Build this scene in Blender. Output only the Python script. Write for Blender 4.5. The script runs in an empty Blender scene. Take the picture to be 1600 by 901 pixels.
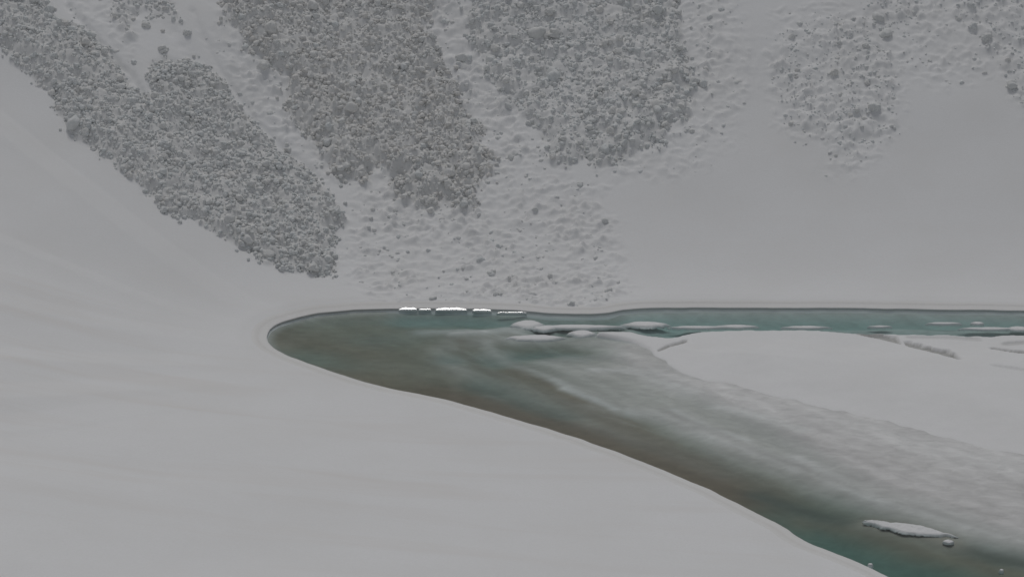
import bpy, bmesh, math
import numpy as np
from mathutils import Matrix, Vector

# ------------------------------------------------------------------ camera, sky, sun, exposure
scene = bpy.context.scene
COL = scene.collection
CAM_H, PITCH, HFOV = 60.0, math.radians(18.0), math.radians(30.0)
cam_d = bpy.data.cameras.new('camera')
cam_d.sensor_width = 36.0
cam_d.lens = 18.0 / math.tan(HFOV / 2)
cam_d.clip_end = 4000
cam = bpy.data.objects.new('camera', cam_d)
COL.objects.link(cam)
cam.location = (0, 0, CAM_H)
cam.rotation_euler = (math.pi / 2 - PITCH, 0, 0)
scene.camera = cam

SUN_EL, SUN_AZ = math.radians(67.0), math.radians(8.0)      # azimuth measured from +Y towards -X (beyond the far slope)
world = bpy.data.worlds.new('World'); scene.world = world; world.use_nodes = True
wn = world.node_tree.nodes; wl = world.node_tree.links
sky = wn.new('ShaderNodeTexSky'); sky.sky_type = 'NISHITA'; sky.sun_disc = False
sky.sun_elevation = SUN_EL; sky.sun_rotation = -SUN_AZ
sky.altitude = 2200; sky.air_density = 1.0; sky.dust_density = 6.0; sky.ozone_density = 1.0
hsv = wn.new('ShaderNodeHueSaturation'); hsv.inputs['Saturation'].default_value = 0.22   # overcast: nearly neutral
wl.new(sky.outputs[0], hsv.inputs['Color'])
wl.new(hsv.outputs[0], wn['Background'].inputs['Color'])
wn['Background'].inputs['Strength'].default_value = 0.10

sl = bpy.data.lights.new('sun', 'SUN'); sl.energy = 1.0; sl.angle = math.radians(16); sl.color = (1.0, 0.97, 0.93)
so = bpy.data.objects.new('sun', sl); COL.objects.link(so)
sd = Vector((-math.sin(SUN_AZ) * math.cos(SUN_EL), math.cos(SUN_AZ) * math.cos(SUN_EL), math.sin(SUN_EL)))
so.rotation_euler = sd.to_track_quat('Z', 'Y').to_euler()
so.location = (0, 200, 200)

scene.view_settings.view_transform = 'Standard'
scene.view_settings.look = 'None'
scene.view_settings.exposure = -0.49
scene.view_settings.gamma = 1.0
scene.render.engine = 'CYCLES'
scene.cycles.max_bounces = 8
scene.cycles.transparent_max_bounces = 8
scene.cycles.caustics_reflective = False
scene.cycles.caustics_refractive = False

# ------------------------------------------------------------------ small maths
rng = np.random.default_rng(11)

def sstep(a, b, x):
    t = np.clip((x - a) / (b - a), 0, 1)
    return t * t * (3 - 2 * t)

_perm = np.random.default_rng(5).permutation(512)
_perm = np.concatenate([_perm, _perm])
_ga = np.random.default_rng(6).uniform(0, 2 * np.pi, 512)
_gx, _gy = np.cos(_ga), np.sin(_ga)

def noise2(x, y):
    xi = np.floor(x).astype(np.int64); yi = np.floor(y).astype(np.int64)
    fx = x - xi; fy = y - yi
    u = fx * fx * fx * (fx * (fx * 6 - 15) + 10); v = fy * fy * fy * (fy * (fy * 6 - 15) + 10)
    def g(ix, iy, dx, dy):
        h = _perm[_perm[ix & 511] + (iy & 511)] & 511
        return _gx[h] * dx + _gy[h] * dy
    a = g(xi, yi, fx, fy); b = g(xi + 1, yi, fx - 1, fy)
    c = g(xi, yi + 1, fx, fy - 1); d = g(xi + 1, yi + 1, fx - 1, fy - 1)
    return (a + u * (b - a) + v * ((c + u * (d - c)) - (a + u * (b - a)))) * 1.5

def fbm(x, y, oct=4, gain=0.5):
    s = 0; a = 1; t = 0
    for i in range(oct):
        s = s + a * noise2(x * 2 ** i + 17.3 * i, y * 2 ** i - 9.1 * i); t += a; a *= gain
    return s / t

def poly_dist(x, y, P, closed=True):
    """distance to a polyline; with closed=True positive inside. Also the offset vector from the nearest point."""
    x = np.asarray(x, float); y = np.asarray(y, float); shp = x.shape
    xf, yf = x.ravel(), y.ravel()
    out = [np.empty(xf.size) for i in range(3)]
    for c in range(0, xf.size, 16384):
        r = _pd(xf[c:c + 16384], yf[c:c + 16384], np.asarray(P, float), closed)
        for o, v in zip(out, r): o[c:c + 16384] = v
    return tuple(o.reshape(shp) for o in out)

def _pd(x, y, P, closed):
    best = np.full(x.shape, 1e18); bx = np.zeros(x.shape); by = np.zeros(x.shape); inside = np.zeros(x.shape, bool)
    n = len(P)
    for i in range(n if closed else n - 1):
        ax, ay = P[i]; cx, cy = P[(i + 1) % n]
        ex, ey = cx - ax, cy - ay
        px, py = x - ax, y - ay
        t = px * ex; t += py * ey; t /= max(ex * ex + ey * ey, 1e-12); np.clip(t, 0, 1, out=t)
        px -= t * ex; py -= t * ey
        d2 = px * px + py * py
        m = d2 < best
        np.copyto(best, d2, where=m); np.copyto(bx, px, where=m); np.copyto(by, py, where=m)
        if closed and ay != cy:
            inside ^= ((ay > y) != (cy > y)) & (x < (cx - ax) * (y - ay) / (cy - ay) + ax)
    d = np.sqrt(best)
    if closed:
        d = np.where(inside, d, -d)
    return d, bx, by

def smooth_poly(P, n=6, closed=False):
    P = np.asarray(P, float); out = []
    N = len(P)
    for i in range(N if closed else N - 1):
        g = (lambda k: P[k % N]) if closed else (lambda k: P[min(max(k, 0), N - 1)])
        p0, p1, p2, p3 = g(i - 1), g(i), g(i + 1), g(i + 2)
        for k in range(n):
            t = k / n
            out.append(0.5 * ((2 * p1) + (-p0 + p2) * t + (2 * p0 - 5 * p1 + 4 * p2 - p3) * t * t + (-p0 + 3 * p1 - 3 * p2 + p3) * t ** 3))
    if not closed:
        out.append(P[-1])
    return np.array(out)

def hull(P):
    P = sorted(map(tuple, P))
    def half(Q):
        h = []
        for p in Q:
            while len(h) > 1 and (h[-1][0] - h[-2][0]) * (p[1] - h[-2][1]) - (h[-1][1] - h[-2][1]) * (p[0] - h[-2][0]) <= 0:
                h.pop()
            h.append(p)
        return h[:-1]
    return np.array(half(P) + half(P[::-1]))

# survey: bearings read off the photograph, turned into ground positions
FPX = 800 / math.tan(HFOV / 2)
def ray(p):
    p = np.asarray(p, float)
    a = (p[:, 0] - 800) / FPX; b = (450.5 - p[:, 1]) / FPX
    cp, sp = math.cos(PITCH), math.sin(PITCH)
    return np.stack([a, cp + b * sp, -sp + b * cp], 1)

def on_lake(p, z=0.0):
    r = ray(p)
    t = (CAM_H - z) / -r[:, 2]
    return r[:, :2] * t[:, None]

# ------------------------------------------------------------------ shape of the ground
SHORE_PX = [(1700, 488), (1600, 486.5), (1500, 485), (1400, 483.4), (1300, 482.4), (1150, 482), (1050, 482), (1000, 483), (970, 486),
            (945, 490.5), (900, 492), (860, 490.5), (820, 487), (770, 484.5), (700, 483), (640, 483), (580, 484), (530, 487), (490, 492),
            (455, 500), (430, 511), (418, 524), (420, 537), (440, 551), (475, 566), (515, 580), (555, 593), (595, 604), (650, 616), (705, 627),
            (775, 647), (820, 660), (880, 678), (937, 697), (1000, 721), (1060, 745), (1120, 771), (1180, 801), (1225, 824), (1262, 849),
            (1337, 877), (1390, 902), (1480, 940), (1620, 985), (1800, 1040)]
shore_in = on_lake(SHORE_PX)
SHORE = smooth_poly(shore_in, 6)
_n = np.gradient(SHORE, axis=0); _n = np.stack([-_n[:, 1], _n[:, 0]], 1) / np.linalg.norm(_n, axis=1)[:, None]
_a = np.concatenate([[0], np.cumsum(np.hypot(*np.diff(SHORE, axis=0).T))])
SHORE = SHORE + _n * (0.16 * fbm(_a / 3.5, _a * 0 + 1.7, 3) * np.where(_a > 0, 1, 1))[:, None]                                       # open curve, far right -> round the tip -> near right
LAKE = np.vstack([SHORE, [(90, 92), (170, 95), (190, 140), (170, 176)]])
_h = hull(LAKE)
_h = np.vstack([_h, _h[:1]])
_s = np.concatenate([[0], np.cumsum(np.hypot(*np.diff(_h, axis=0).T))])
_t = np.arange(0, _s[-1], 1.0)
HULL = np.stack([np.interp(_t, _s, _h[:, 0]), np.interp(_t, _s, _h[:, 1])], 1)      # rounded outline that the big slopes follow
for _k in range(60):
    HULL = 0.5 * HULL + 0.25 * (np.roll(HULL, 1, 0) + np.roll(HULL, -1, 0))
HULL = HULL[::4]

def base_height(x, y):
    d, dx, dy = poly_dist(x, y, HULL)
    out = d < 0
    dist = np.where(out, -d, 0.0)
    L = np.maximum(dist, 1e-6)
    nx, ny = np.where(out, dx / L, 0), np.where(out, dy / L, 0)
    far, left, near = 0.74, 0.50, 0.25
    s = np.where(ny > 0, left + (far - left) * sstep(0, 1, ny), left + (near - left) * sstep(0, 0.9, -ny))
    l = np.where(ny > 0, 17.0 - 3 * ny, 17.0 + 4 * np.minimum(-ny, 1))
    h = s * (dist - l * (1 - np.exp(-dist / l)))
    roll = fbm(x / 38.0, y / 38.0, 3) * 2.2 * sstep(4, 45, dist) + fbm(x / 9 + 5, y / 9, 2) * 0.04 * sstep(1, 14, dist)
    # long, faint drift ripples on the near bank
    roll = roll + fbm(x / 16 + y / 40, y / 2.6 - x / 9, 2) * 0.012 * sstep(2, 16, dist) * sstep(0.2, -0.5, ny)
    return h + roll

def on_ground(p):
    p = np.asarray(p, float)
    r = ray(p)
    t = np.full(len(p), 110.0); done = np.zeros(len(p), bool); lo = t.copy()
    for k in range(380):
        q = r * t[:, None]
        z = base_height(q[:, 0], q[:, 1])
        hit = (CAM_H + q[:, 2] <= z)
        done |= hit
        lo = np.where(done, lo, t)
        t = np.where(done, t, t + 0.5)
        if done.all():
            break
    hi = t
    for k in range(12):
        mid = (lo + hi) / 2
        q = r * mid[:, None]
        b = CAM_H + q[:, 2] <= base_height(q[:, 0], q[:, 1])
        hi = np.where(b, mid, hi); lo = np.where(b, lo, mid)
    return (r * hi[:, None])[:, :2]

# avalanche tongues, as outlines on the slope
TONGUES = [
    dict(px=[(-60, -110), (-60, 20), (0, 78), (40, 118), (76, 152), (100, 197), (116, 224), (150, 243), (200, 278), (226, 308), (265, 337), (330, 364),
             (400, 407), (440, 427), (490, 437), (524, 432), (517, 400), (540, 352), (525, 320), (490, 277), (440, 236), (400, 200), (370, 165),
             (345, 125), (322, 104), (262, 95), (238, 102), (226, 128), (250, 150), (222, 156), (206, 138), (185, 98), (150, 62), (110, 38), (80, 22), (62, -5), (50, -110)],
         sink=(-.15,.5), thick=0.9, dens=1.0, med=0.185, tint=0.25, rag=1.1, lab='long grey tongue of avalanche snow lumps at the left, beside the smooth slope', nm='left'),
    dict(px=[(160, -110), (172, 20), (185, 60), (205, 62), (212, 28), (262, 34), (286, 38), (272, -5), (265, -110)],
         sink=(-.35,.35), thick=0.4, dens=0.6, med=0.18, tint=0.3, lab='small patch of avalanche lumps above the bare slide chute at upper left', nm='patch'),
    dict(px=[(335, -110), (345, 20), (372, 52), (398, 84), (425, 112), (446, 124), (444, 182), (470, 207), (495, 237), (510, 267), (540, 287), (582, 291),
             (601, 270), (611, 292), (620, 317), (650, 332), (700, 329), (746, 326), (742, 300), (774, 276), (766, 240), (740, 198), (716, 160),
             (702, 96), (668, 52), (690, -5), (692, -110)],
         sink=(-.15,.5), thick=1.0, dens=1.0, med=0.20, tint=0.75, lab='broad brownish grey tongue of tightly packed avalanche snow lumps in the middle', nm='middle'),
    dict(px=[(715, -110), (730, 60), (770, 130), (800, 172), (828, 206), (842, 216), (850, 246), (872, 263), (930, 269), (986, 256), (1030, 236), (1050, 200),
             (1082, 186), (1078, 100), (1062, 50), (1052, -5), (1050, -110)],
         sink=(-.4,.35), thick=0.7, dens=0.75, med=0.215, tint=0.2, lab='wide tongue of larger blue grey avalanche lumps right of the middle tongue', nm='right'),
    dict(px=[(1222, 60), (1212, 100), (1216, 160), (1232, 208), (1290, 232), (1325, 250), (1368, 236), (1392, 192), (1396, 130), (1380, 70), (1330, 30), (1270, 40)],
         sink=(-.85,-.1), thick=0.3, dens=0.28, med=0.18, tint=0.15, lab='half buried patch of avalanche lumps on the right of the far slope', nm='rightpatch'),
    dict(px=[(1340, -110), (1350, 10), (1375, 50), (1420, 45), (1440, 10), (1480, 5), (1505, 40), (1545, 85), (1575, 130), (1605, 180), (1680, 260), (1700, -110)],
         sink=(-.8,.0), thick=0.25, dens=0.26, med=0.18, tint=0.15, lab='scattered avalanche lumps in the top right corner of the slope', nm='corner'),
]
for T in TONGUES:
    T['poly'] = on_ground(T['px'])
# zones of half-buried, wind-softened lumps: (outline, strength)
LUMPS = [
    ([(690, 0), (720, -110), (735, 60), (800, 172), (850, 250), (800, 262), (770, 240), (740, 198), (716, 160), (702, 96), (668, 52)], 1.7),
    ([(1040, -110), (1085, 100), (1085, 190), (1000, 262), (1060, 250), (1120, 190), (1130, 80), (1100, -110)], 1.1),
    ([(500, 262), (545, 300), (545, 350), (530, 400), (540, 432), (590, 470), (640, 478), (760, 480), (880, 488), (950, 486), (985, 460), (975, 400), (950, 340), (935, 290),
      (860, 275), (800, 240), (780, 200), (740, 120), (700, 60), (690, 0), (720, -110), (640, -110), (640, 250)], 1.0),
    ([(310, -110), (345, 100), (380, 160), (450, 230), (500, 275), (600, 300), (620, 200), (440, 60), (380, -110)], 1.2),
    ([(110, -110), (120, 25), (180, 85), (225, 100), (215, 20), (170, -110)], 0.7),
    ([(1000, -110), (1060, 100), (1040, 200), (930, 270), (980, 290), (1090, 275), (1150, 210), (1190, 120), (1170, 40), (1130, -110)], 0.7),
    ([(1190, 60), (1215, 30), (1300, 15), (1400, 30), (1480, 20), (1560, 100), (1540, 130), (1470, 150), (1420, 130), (1400, 200), (1375, 245), (1330, 285), (1290, 270), (1285, 235), (1225, 210), (1195, 150)], 0.75),
    ([(1330, -110), (1360, 30), (1500, 60), (1560, 120), (1620, 230), (1760, 250), (1700, -110)], 0.8),
]
LUMPS = [(on_ground(p), s) for p, s in LUMPS]
# grooves left by sliding snow: (course, depth, half-width)
GROOVES = [([(85, -30), (112, 20), (135, 45), (160, 76), (205, 122), (228, 158)], 0.38, 0.40),
           ([(300, 20), (322, 70), (340, 108), (372, 152), (405, 198), (450, 240), (500, 282)], 0.28, 0.38),
           ([(1030, 35), (1035, 60), (1045, 85)], 0.3, 0.5),
           ([(260, 40), (280, 70), (300, 92)], 0.18, 0.8)]
GROOVES = [(on_ground(p), d, w) for p, d, w in GROOVES]

def tongue_mask(T, x, y):
    d, _, _ = poly_dist(x, y, T['poly'])
    return d + fbm(x / 2.2 + 3, y / 2.2, 4) * T.get('rag', 2.2)

def lump_mask(x, y):
    m = np.zeros(np.shape(x))
    for P, s in LUMPS:
        d, _, _ = poly_dist(x, y, P)
        m = np.maximum(m, s * sstep(-1.5, 2.0, d + fbm(x / 3, y / 3 + 8, 3) * 2.2))
    return m

def relief(x, y):
    """lumps, deposits and grooves that lie on the bare slope; returns height, debris cover"""
    lm = lump_mask(x, y)
    wx = x + 0.5 * fbm(x / 2, y / 2 + 40, 2); wy = y + 0.5 * fbm(x / 2 + 60, y / 2, 2)
    n1 = fbm(wx / 1.5, wy / 1.15, 4, 0.55)
    n2 = noise2(wx / 0.62 + 31, wy / 0.5)
    patch = sstep(-0.35, 0.35, fbm(x / 5 + 11, y / 5, 3))
    n3 = noise2(wx / 0.95 - 13, wy / 0.7 + 5)
    h = 1.45 * lm * (0.40 * np.maximum(n1 - 0.02, -0.05) * (0.4 + 0.6 * patch) + 0.34 * np.maximum(n2 - 0.10, 0) * (0.15 + patch) + 0.34 * np.maximum(n3 - 0.15, 0) * patch + 0.16 * n1)
    cover = np.zeros(np.shape(x))
    for ti_, T in enumerate(TONGUES):
        d = tongue_mask(T, x, y)
        m = sstep(-0.2, 2.2, d)
        h = h + T['thick'] * m * (1 + 0.35 * fbm(x / 4, y / 4 + 21, 2))
        c = sstep(-0.4, 0.6, d)
        heap = fbm(x / 2.4 + 7, y / 1.9 + ti_ * 3, 3)
        h = h + c * (0.80 * heap + 0.34 * n1 + 0.18 * n2) * min(1, T['dens'] + 0.2)
        cover = np.maximum(cover, c * min(1, T['dens'] ** 1.5))
    for P, dp, w in GROOVES:
        d, _, _ = poly_dist(x, y, P, False)
        h = h - dp * np.exp(-(d / (w * (1 + 0.5 * n1))) ** 2) * np.clip(0.8 + n1, 0.2, 1.3)
    return h, cover, lm

PROF_FAR = np.array([(0.08, -1.2), (0.05, -0.05), (0.05, 0.01), (0.04, 0.04), (0.02, 0.06), (0.02, 0.08), (0.07, 0.11), (0.35, 0.17), (0.80, 0.22), (0.95, 0.28), (1.2, 0.34), (1.75, 0.40), (2.6, 0.46)])
PROF_NEAR = np.array([(0.15, -1.2), (0.10, -0.04), (0.07, 0.00), (0.04, 0.03), (0.01, 0.05), (0.02, 0.07), (0.10, 0.09), (0.3, 0.12), (0.6, 0.16), (0.9, 0.20), (1.3, 0.25), (1.75, 0.29), (2.6, 0.34)])
def ground_height(x, y):
    x = np.asarray(x, float); y = np.asarray(y, float)
    m = (x > -50) & (x < 210) & (y > 75) & (y < 192)
    out = np.full(x.shape, 15.0)
    out[m] = -poly_dist(x[m], y[m], LAKE)[0]
    near = np.maximum(sstep(160, 140, y), sstep(-6, -15, x))
    bank = np.interp(out, PROF_FAR[6:, 0], PROF_FAR[6:, 1]) * (1 - near) + np.interp(out, PROF_NEAR[6:, 0], PROF_NEAR[6:, 1]) * near
    bank = bank - 0.05 * sstep(1.7, 1.2, out)
    bank = np.where(out < 0.3, bank - 0.12 - 3.0 * sstep(0.3, -2.5, out), bank)
    h = base_height(x, y) + bank
    return h, out

# ------------------------------------------------------------------ materials
def new_mat(name):
    m = bpy.data.materials.new(name); m.use_nodes = True
    nt = m.node_tree; b = nt.nodes['Principled BSDF']
    return m, nt, b

def N(nt, t, **kw):
    n = nt.nodes.new(t)
    for k, v in kw.items():
        if k in n.inputs: n.inputs[k].default_value = v
        else: setattr(n, k, v)
    return n

def mixc(nt, fac, a, b):
    n = nt.nodes.new('ShaderNodeMix'); n.data_type = 'RGBA'
    for s, v in ((0, fac), (6, a), (7, b)):
        if hasattr(v, 'links'): nt.links.new(v, n.inputs[s])
        else: n.inputs[s].default_value = v if s == 0 else (*v, 1)
    return n.outputs[2]

def snow_material(name, clean, dirty_shaded, attr=None, streak=None, bump=(0.03, 3.0), fine=0.4):
    m, nt, b = new_mat(name); L = nt.links
    geo = N(nt, 'ShaderNodeNewGeometry')
    n1 = N(nt, 'ShaderNodeTexNoise', Scale=0.11, Detail=5.0, Roughness=0.6); L.new(geo.outputs['Position'], n1.inputs['Vector'])
    r1 = N(nt, 'ShaderNodeMapRange'); r1.inputs[1].default_value = 0.42; r1.inputs[2].default_value = 0.75
    L.new(n1.outputs['Fac'], r1.inputs[0])
    n3 = N(nt, 'ShaderNodeTexNoise', Scale=2.6, Detail=6.0, Roughness=0.65); L.new(geo.outputs['Position'], n3.inputs['Vector'])
    col = mixc(nt, r1.outputs[0], clean, tuple(c * k for c, k in zip(clean, (0.955, 0.95, 0.94))))
    ng = N(nt, 'ShaderNodeTexNoise', Scale=6.0, Detail=4.0, Roughness=0.8); L.new(geo.outputs['Position'], ng.inputs['Vector'])
    rg = N(nt, 'ShaderNodeMapRange'); rg.inputs[1].default_value = 0.35; rg.inputs[2].default_value = 0.68; rg.inputs[4].default_value = 0.6
    L.new(ng.outputs['Fac'], rg.inputs[0])
    col = mixc(nt, rg.outputs[0], col, tuple(c * k for c, k in zip(clean, (0.90, 0.895, 0.885))))
    if streak:
        mp = N(nt, 'ShaderNodeMapping'); mp.inputs['Rotation'].default_value = (0, 0, 0.16); mp.inputs['Scale'].default_value = (0.035, 0.26, 0.05)
        L.new(geo.outputs['Position'], mp.inputs['Vector'])
        n2 = N(nt, 'ShaderNodeTexNoise', Scale=1.0, Detail=5.0, Roughness=0.55, Distortion=0.5); L.new(mp.outputs[0], n2.inputs['Vector'])
        r2 = N(nt, 'ShaderNodeMapRange'); r2.inputs[1].default_value = 0.5; r2.inputs[2].default_value = 0.72
        r2.inputs[4].default_value = 0.75
        L.new(n2.outputs['Fac'], r2.inputs[0])
        sa = N(nt, 'ShaderNodeAttribute'); sa.attribute_name = 'stain'
        sm = N(nt, 'ShaderNodeMath', operation='MULTIPLY'); L.new(r2.outputs[0], sm.inputs[0]); L.new(sa.outputs['Fac'], sm.inputs[1])
        col = mixc(nt, sm.outputs[0], col, streak)
    if attr:
        at = N(nt, 'ShaderNodeAttribute'); at.attribute_name = attr
        mul = N(nt, 'ShaderNodeMath', operation='MULTIPLY'); L.new(at.outputs['Fac'], mul.inputs[0])
        r3 = N(nt, 'ShaderNodeMapRange'); r3.inputs[1].default_value = 0.3; r3.inputs[2].default_value = 0.65; r3.inputs[3].default_value = 0.7; r3.inputs[4].default_value = 1.0
        L.new(n3.outputs['Fac'], r3.inputs[0]); L.new(r3.outputs[0], mul.inputs[1])
        col = mixc(nt, mul.outputs[0], col, dirty_shaded)
    L.new(col, b.inputs['Base Color'])
    b.inputs['Roughness'].default_value = 0.75
    b.inputs['Specular IOR Level'].default_value = 0.2
    bm_ = N(nt, 'ShaderNodeBump', Strength=fine, Distance=bump[0])
    nb = N(nt, 'ShaderNodeTexNoise', Scale=bump[1], Detail=6.0, Roughness=0.62); L.new(geo.outputs['Position'], nb.inputs['Vector'])
    L.new(nb.outputs['Fac'], bm_.inputs['Height']); L.new(bm_.outputs[0], b.inputs['Normal'])
    return m

M_SNOW = snow_material('snow', (0.80, 0.805, 0.81), (0.70, 0.70, 0.69), 'grime_shade', (0.735, 0.722, 0.708), (0.03, 2.2), 0.3)
M_FLOE = snow_material('floe_snow', (0.80, 0.805, 0.81), (0.36, 0.36, 0.345), 'grime_shade', (0.73, 0.73, 0.725), (0.03, 2.5), 0.3)  # second colour is the painted shade inside the cracks
M_RIM = snow_material('shore_rim_snow', (0.80, 0.80, 0.795), (0.42, 0.40, 0.36), 'grime_shade', None, (0.05, 3.0), 0.5)

def chunk_material(name):
    m, nt, b = new_mat(name); L = nt.links
    geo = N(nt, 'ShaderNodeNewGeometry')
    at = N(nt, 'ShaderNodeAttribute'); at.attribute_name = 'tone'        # 0 blue-grey water-soaked snow .. 1 brownish
    n1 = N(nt, 'ShaderNodeTexNoise', Scale=0.45, Detail=4.0); L.new(geo.outputs['Position'], n1.inputs['Vector'])
    n2 = N(nt, 'ShaderNodeTexNoise', Scale=7.0, Detail=5.0, Roughness=0.7); L.new(geo.outputs['Position'], n2.inputs['Vector'])
    ad = N(nt, 'ShaderNodeMath', operation='MULTIPLY_ADD'); L.new(n1.outputs['Fac'], ad.inputs[0]); ad.inputs[1].default_value = 1.4
    sb = N(nt, 'ShaderNodeMath', operation='SUBTRACT'); L.new(at.outputs['Fac'], sb.inputs[0]); sb.inputs[1].default_value = 0.7
    L.new(sb.outputs[0], ad.inputs[2])
    cl = N(nt, 'ShaderNodeClamp'); L.new(ad.outputs[0], cl.inputs[0])
    c1 = mixc(nt, cl.outputs[0], (0.695, 0.73, 0.735), (0.74, 0.718, 0.685))
    r = N(nt, 'ShaderNodeMapRange'); r.inputs[1].default_value = 0.35; r.inputs[2].default_value = 0.7
    L.new(n2.outputs['Fac'], r.inputs[0])
    c2 = mixc(nt, r.outputs[0], c1, (0.77, 0.775, 0.77))
    wa = N(nt, 'ShaderNodeAttribute'); wa.attribute_name = 'lump_shade'          # shade on the viewer's side of big lumps, put into their colour
    wv = N(nt, 'ShaderNodeMapRange'); wv.inputs[3].default_value = 1.0; wv.inputs[4].default_value = 0.92
    L.new(wa.outputs['Fac'], wv.inputs[0])
    vs = N(nt, 'ShaderNodeVectorMath', operation='SCALE'); L.new(c2, vs.inputs[0]); L.new(wv.outputs[0], vs.inputs['Scale'])
    L.new(vs.outputs[0], b.inputs['Base Color'])
    b.inputs['Roughness'].default_value = 0.65; b.inputs['Specular IOR Level'].default_value = 0.25
    bm_ = N(nt, 'ShaderNodeBump', Strength=0.7, Distance=0.06); L.new(n2.outputs['Fac'], bm_.inputs['Height'])
    L.new(bm_.outputs[0], b.inputs['Normal'])
    return m
M_CHUNK = chunk_material('avalanche_snow')

def glaze_material():
    m, nt, b = new_mat('wet_ice'); L = nt.links
    b.inputs['Base Color'].default_value = (0.74, 0.77, 0.78, 1); b.inputs['Roughness'].default_value = 0.10
    b.inputs['Specular IOR Level'].default_value = 0.5; b.inputs['Coat Weight'].default_value = 1.0; b.inputs['Coat Roughness'].default_value = 0.06
    geo = N(nt, 'ShaderNodeNewGeometry')
    nb = N(nt, 'ShaderNodeTexNoise', Scale=3.0, Detail=3.0); L.new(geo.outputs['Position'], nb.inputs['Vector'])
    bm_ = N(nt, 'ShaderNodeBump', Strength=0.25, Distance=0.03); L.new(nb.outputs['Fac'], bm_.inputs['Height'])
    L.new(bm_.outputs[0], b.inputs['Normal']); L.new(bm_.outputs[0], b.inputs['Coat Normal'])
    return m
M_GLAZE = glaze_material()

def bed_material():
    m, nt, b = new_mat('lake_bed_ice'); L = nt.links
    at = N(nt, 'ShaderNodeAttribute'); at.attribute_name = 'tint'
    geo = N(nt, 'ShaderNodeNewGeometry')
    mp = N(nt, 'ShaderNodeMapping'); mp.inputs['Scale'].default_value = (0.5, 0.9, 0.3); mp.inputs['Rotation'].default_value = (0, 0, 0.5)
    L.new(geo.outputs['Position'], mp.inputs['Vector'])
    n = N(nt, 'ShaderNodeTexNoise', Scale=1.3, Detail=7.0, Roughness=0.62, Distortion=0.6); L.new(mp.outputs[0], n.inputs['Vector'])
    r = N(nt, 'ShaderNodeMapRange'); r.inputs[1].default_value = 0.3; r.inputs[2].default_value = 0.7; r.inputs[3].default_value = 0.86; r.inputs[4].default_value = 1.1
    L.new(n.outputs['Fac'], r.inputs[0])
    v = N(nt, 'ShaderNodeVectorMath', operation='SCALE'); L.new(at.outputs['Color'], v.inputs[0]); L.new(r.outputs[0], v.inputs['Scale'])
    L.new(v.outputs[0], b.inputs['Base Color'])
    b.inputs['Roughness'].default_value = 0.7; b.inputs['Specular IOR Level'].default_value = 0.2
    bm_ = N(nt, 'ShaderNodeBump', Strength=0.3, Distance=0.04); L.new(n.outputs['Fac'], bm_.inputs['Height']); L.new(bm_.outputs[0], b.inputs['Normal'])
    return m
M_BED = bed_material()

def water_material():
    m = bpy.data.materials.new('lake_water'); m.use_nodes = True
    nt = m.node_tree; nt.nodes.clear(); L = nt.links
    o = N(nt, 'ShaderNodeOutputMaterial')
    tr = N(nt, 'ShaderNodeBsdfTransparent'); gl = N(nt, 'ShaderNodeBsdfGlossy', Roughness=0.07)
    mx = N(nt, 'ShaderNodeMixShader')
    geo = N(nt, 'ShaderNodeNewGeometry')
    dt = N(nt, 'ShaderNodeVectorMath', operation='DOT_PRODUCT'); L.new(geo.outputs['Normal'], dt.inputs[0]); L.new(geo.outputs['Incoming'], dt.inputs[1])
    ab = N(nt, 'ShaderNodeMath', operation='ABSOLUTE'); L.new(dt.outputs['Value'], ab.inputs[0])
    om = N(nt, 'ShaderNodeMath', operation='SUBTRACT'); om.inputs[0].default_value = 1.0; L.new(ab.outputs[0], om.inputs[1])
    pw = N(nt, 'ShaderNodeMath', operation='POWER'); L.new(om.outputs[0], pw.inputs[0]); pw.inputs[1].default_value = 5.0
    fr = N(nt, 'ShaderNodeMath', operation='MULTIPLY_ADD'); L.new(pw.outputs[0], fr.inputs[0]); fr.inputs[1].default_value = 0.98; fr.inputs[2].default_value = 0.02   # Fresnel, equal from both sides
    n = N(nt, 'ShaderNodeTexNoise', Scale=1.6, Detail=3.0); L.new(geo.outputs['Position'], n.inputs['Vector'])
    bm_ = N(nt, 'ShaderNodeBump', Strength=0.12, Distance=0.02); L.new(n.outputs['Fac'], bm_.inputs['Height'])
    L.new(bm_.outputs[0], gl.inputs['Normal'])
    L.new(fr.outputs[0], mx.inputs[0]); L.new(tr.outputs[0], mx.inputs[1]); L.new(gl.outputs[0], mx.inputs[2])
    L.new(mx.outputs[0], o.inputs['Surface'])
    va = N(nt, 'ShaderNodeVolumeAbsorption', Density=0.30); va.inputs['Color'].default_value = (0.32, 0.68, 0.65, 1)
    L.new(va.outputs[0], o.inputs['Volume'])
    return m
M_WATER = water_material()

# ------------------------------------------------------------------ mesh helpers
def tag(o, label=None, cat=None, group=None, kind=None):
    for k, v in (('label', label), ('category', cat), ('group', group), ('kind', kind)):
        if v: o[k] = v
    return o

def link(name, me, mat):
    o = bpy.data.objects.new(name, me); COL.objects.link(o)
    if mat and not me.materials: me.materials.append(mat)
    return o

def mesh_np(name, V, F, smooth=True):
    V = np.ascontiguousarray(V, np.float32); F = np.ascontiguousarray(F, np.int32)
    me = bpy.data.meshes.new(name)
    me.vertices.add(len(V)); me.vertices.foreach_set('co', V.ravel())
    k = F.shape[1]
    me.loops.add(F.size); me.loops.foreach_set('vertex_index', F.ravel())
    me.polygons.add(len(F)); me.polygons.foreach_set('loop_start', np.arange(0, F.size, k, dtype=np.int32))
    me.polygons.foreach_set('loop_total', np.full(len(F), k, np.int32))
    me.update(calc_edges=True); me.validate()
    if smooth: me.polygons.foreach_set('use_smooth', np.ones(len(me.polygons), bool))
    return me

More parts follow.
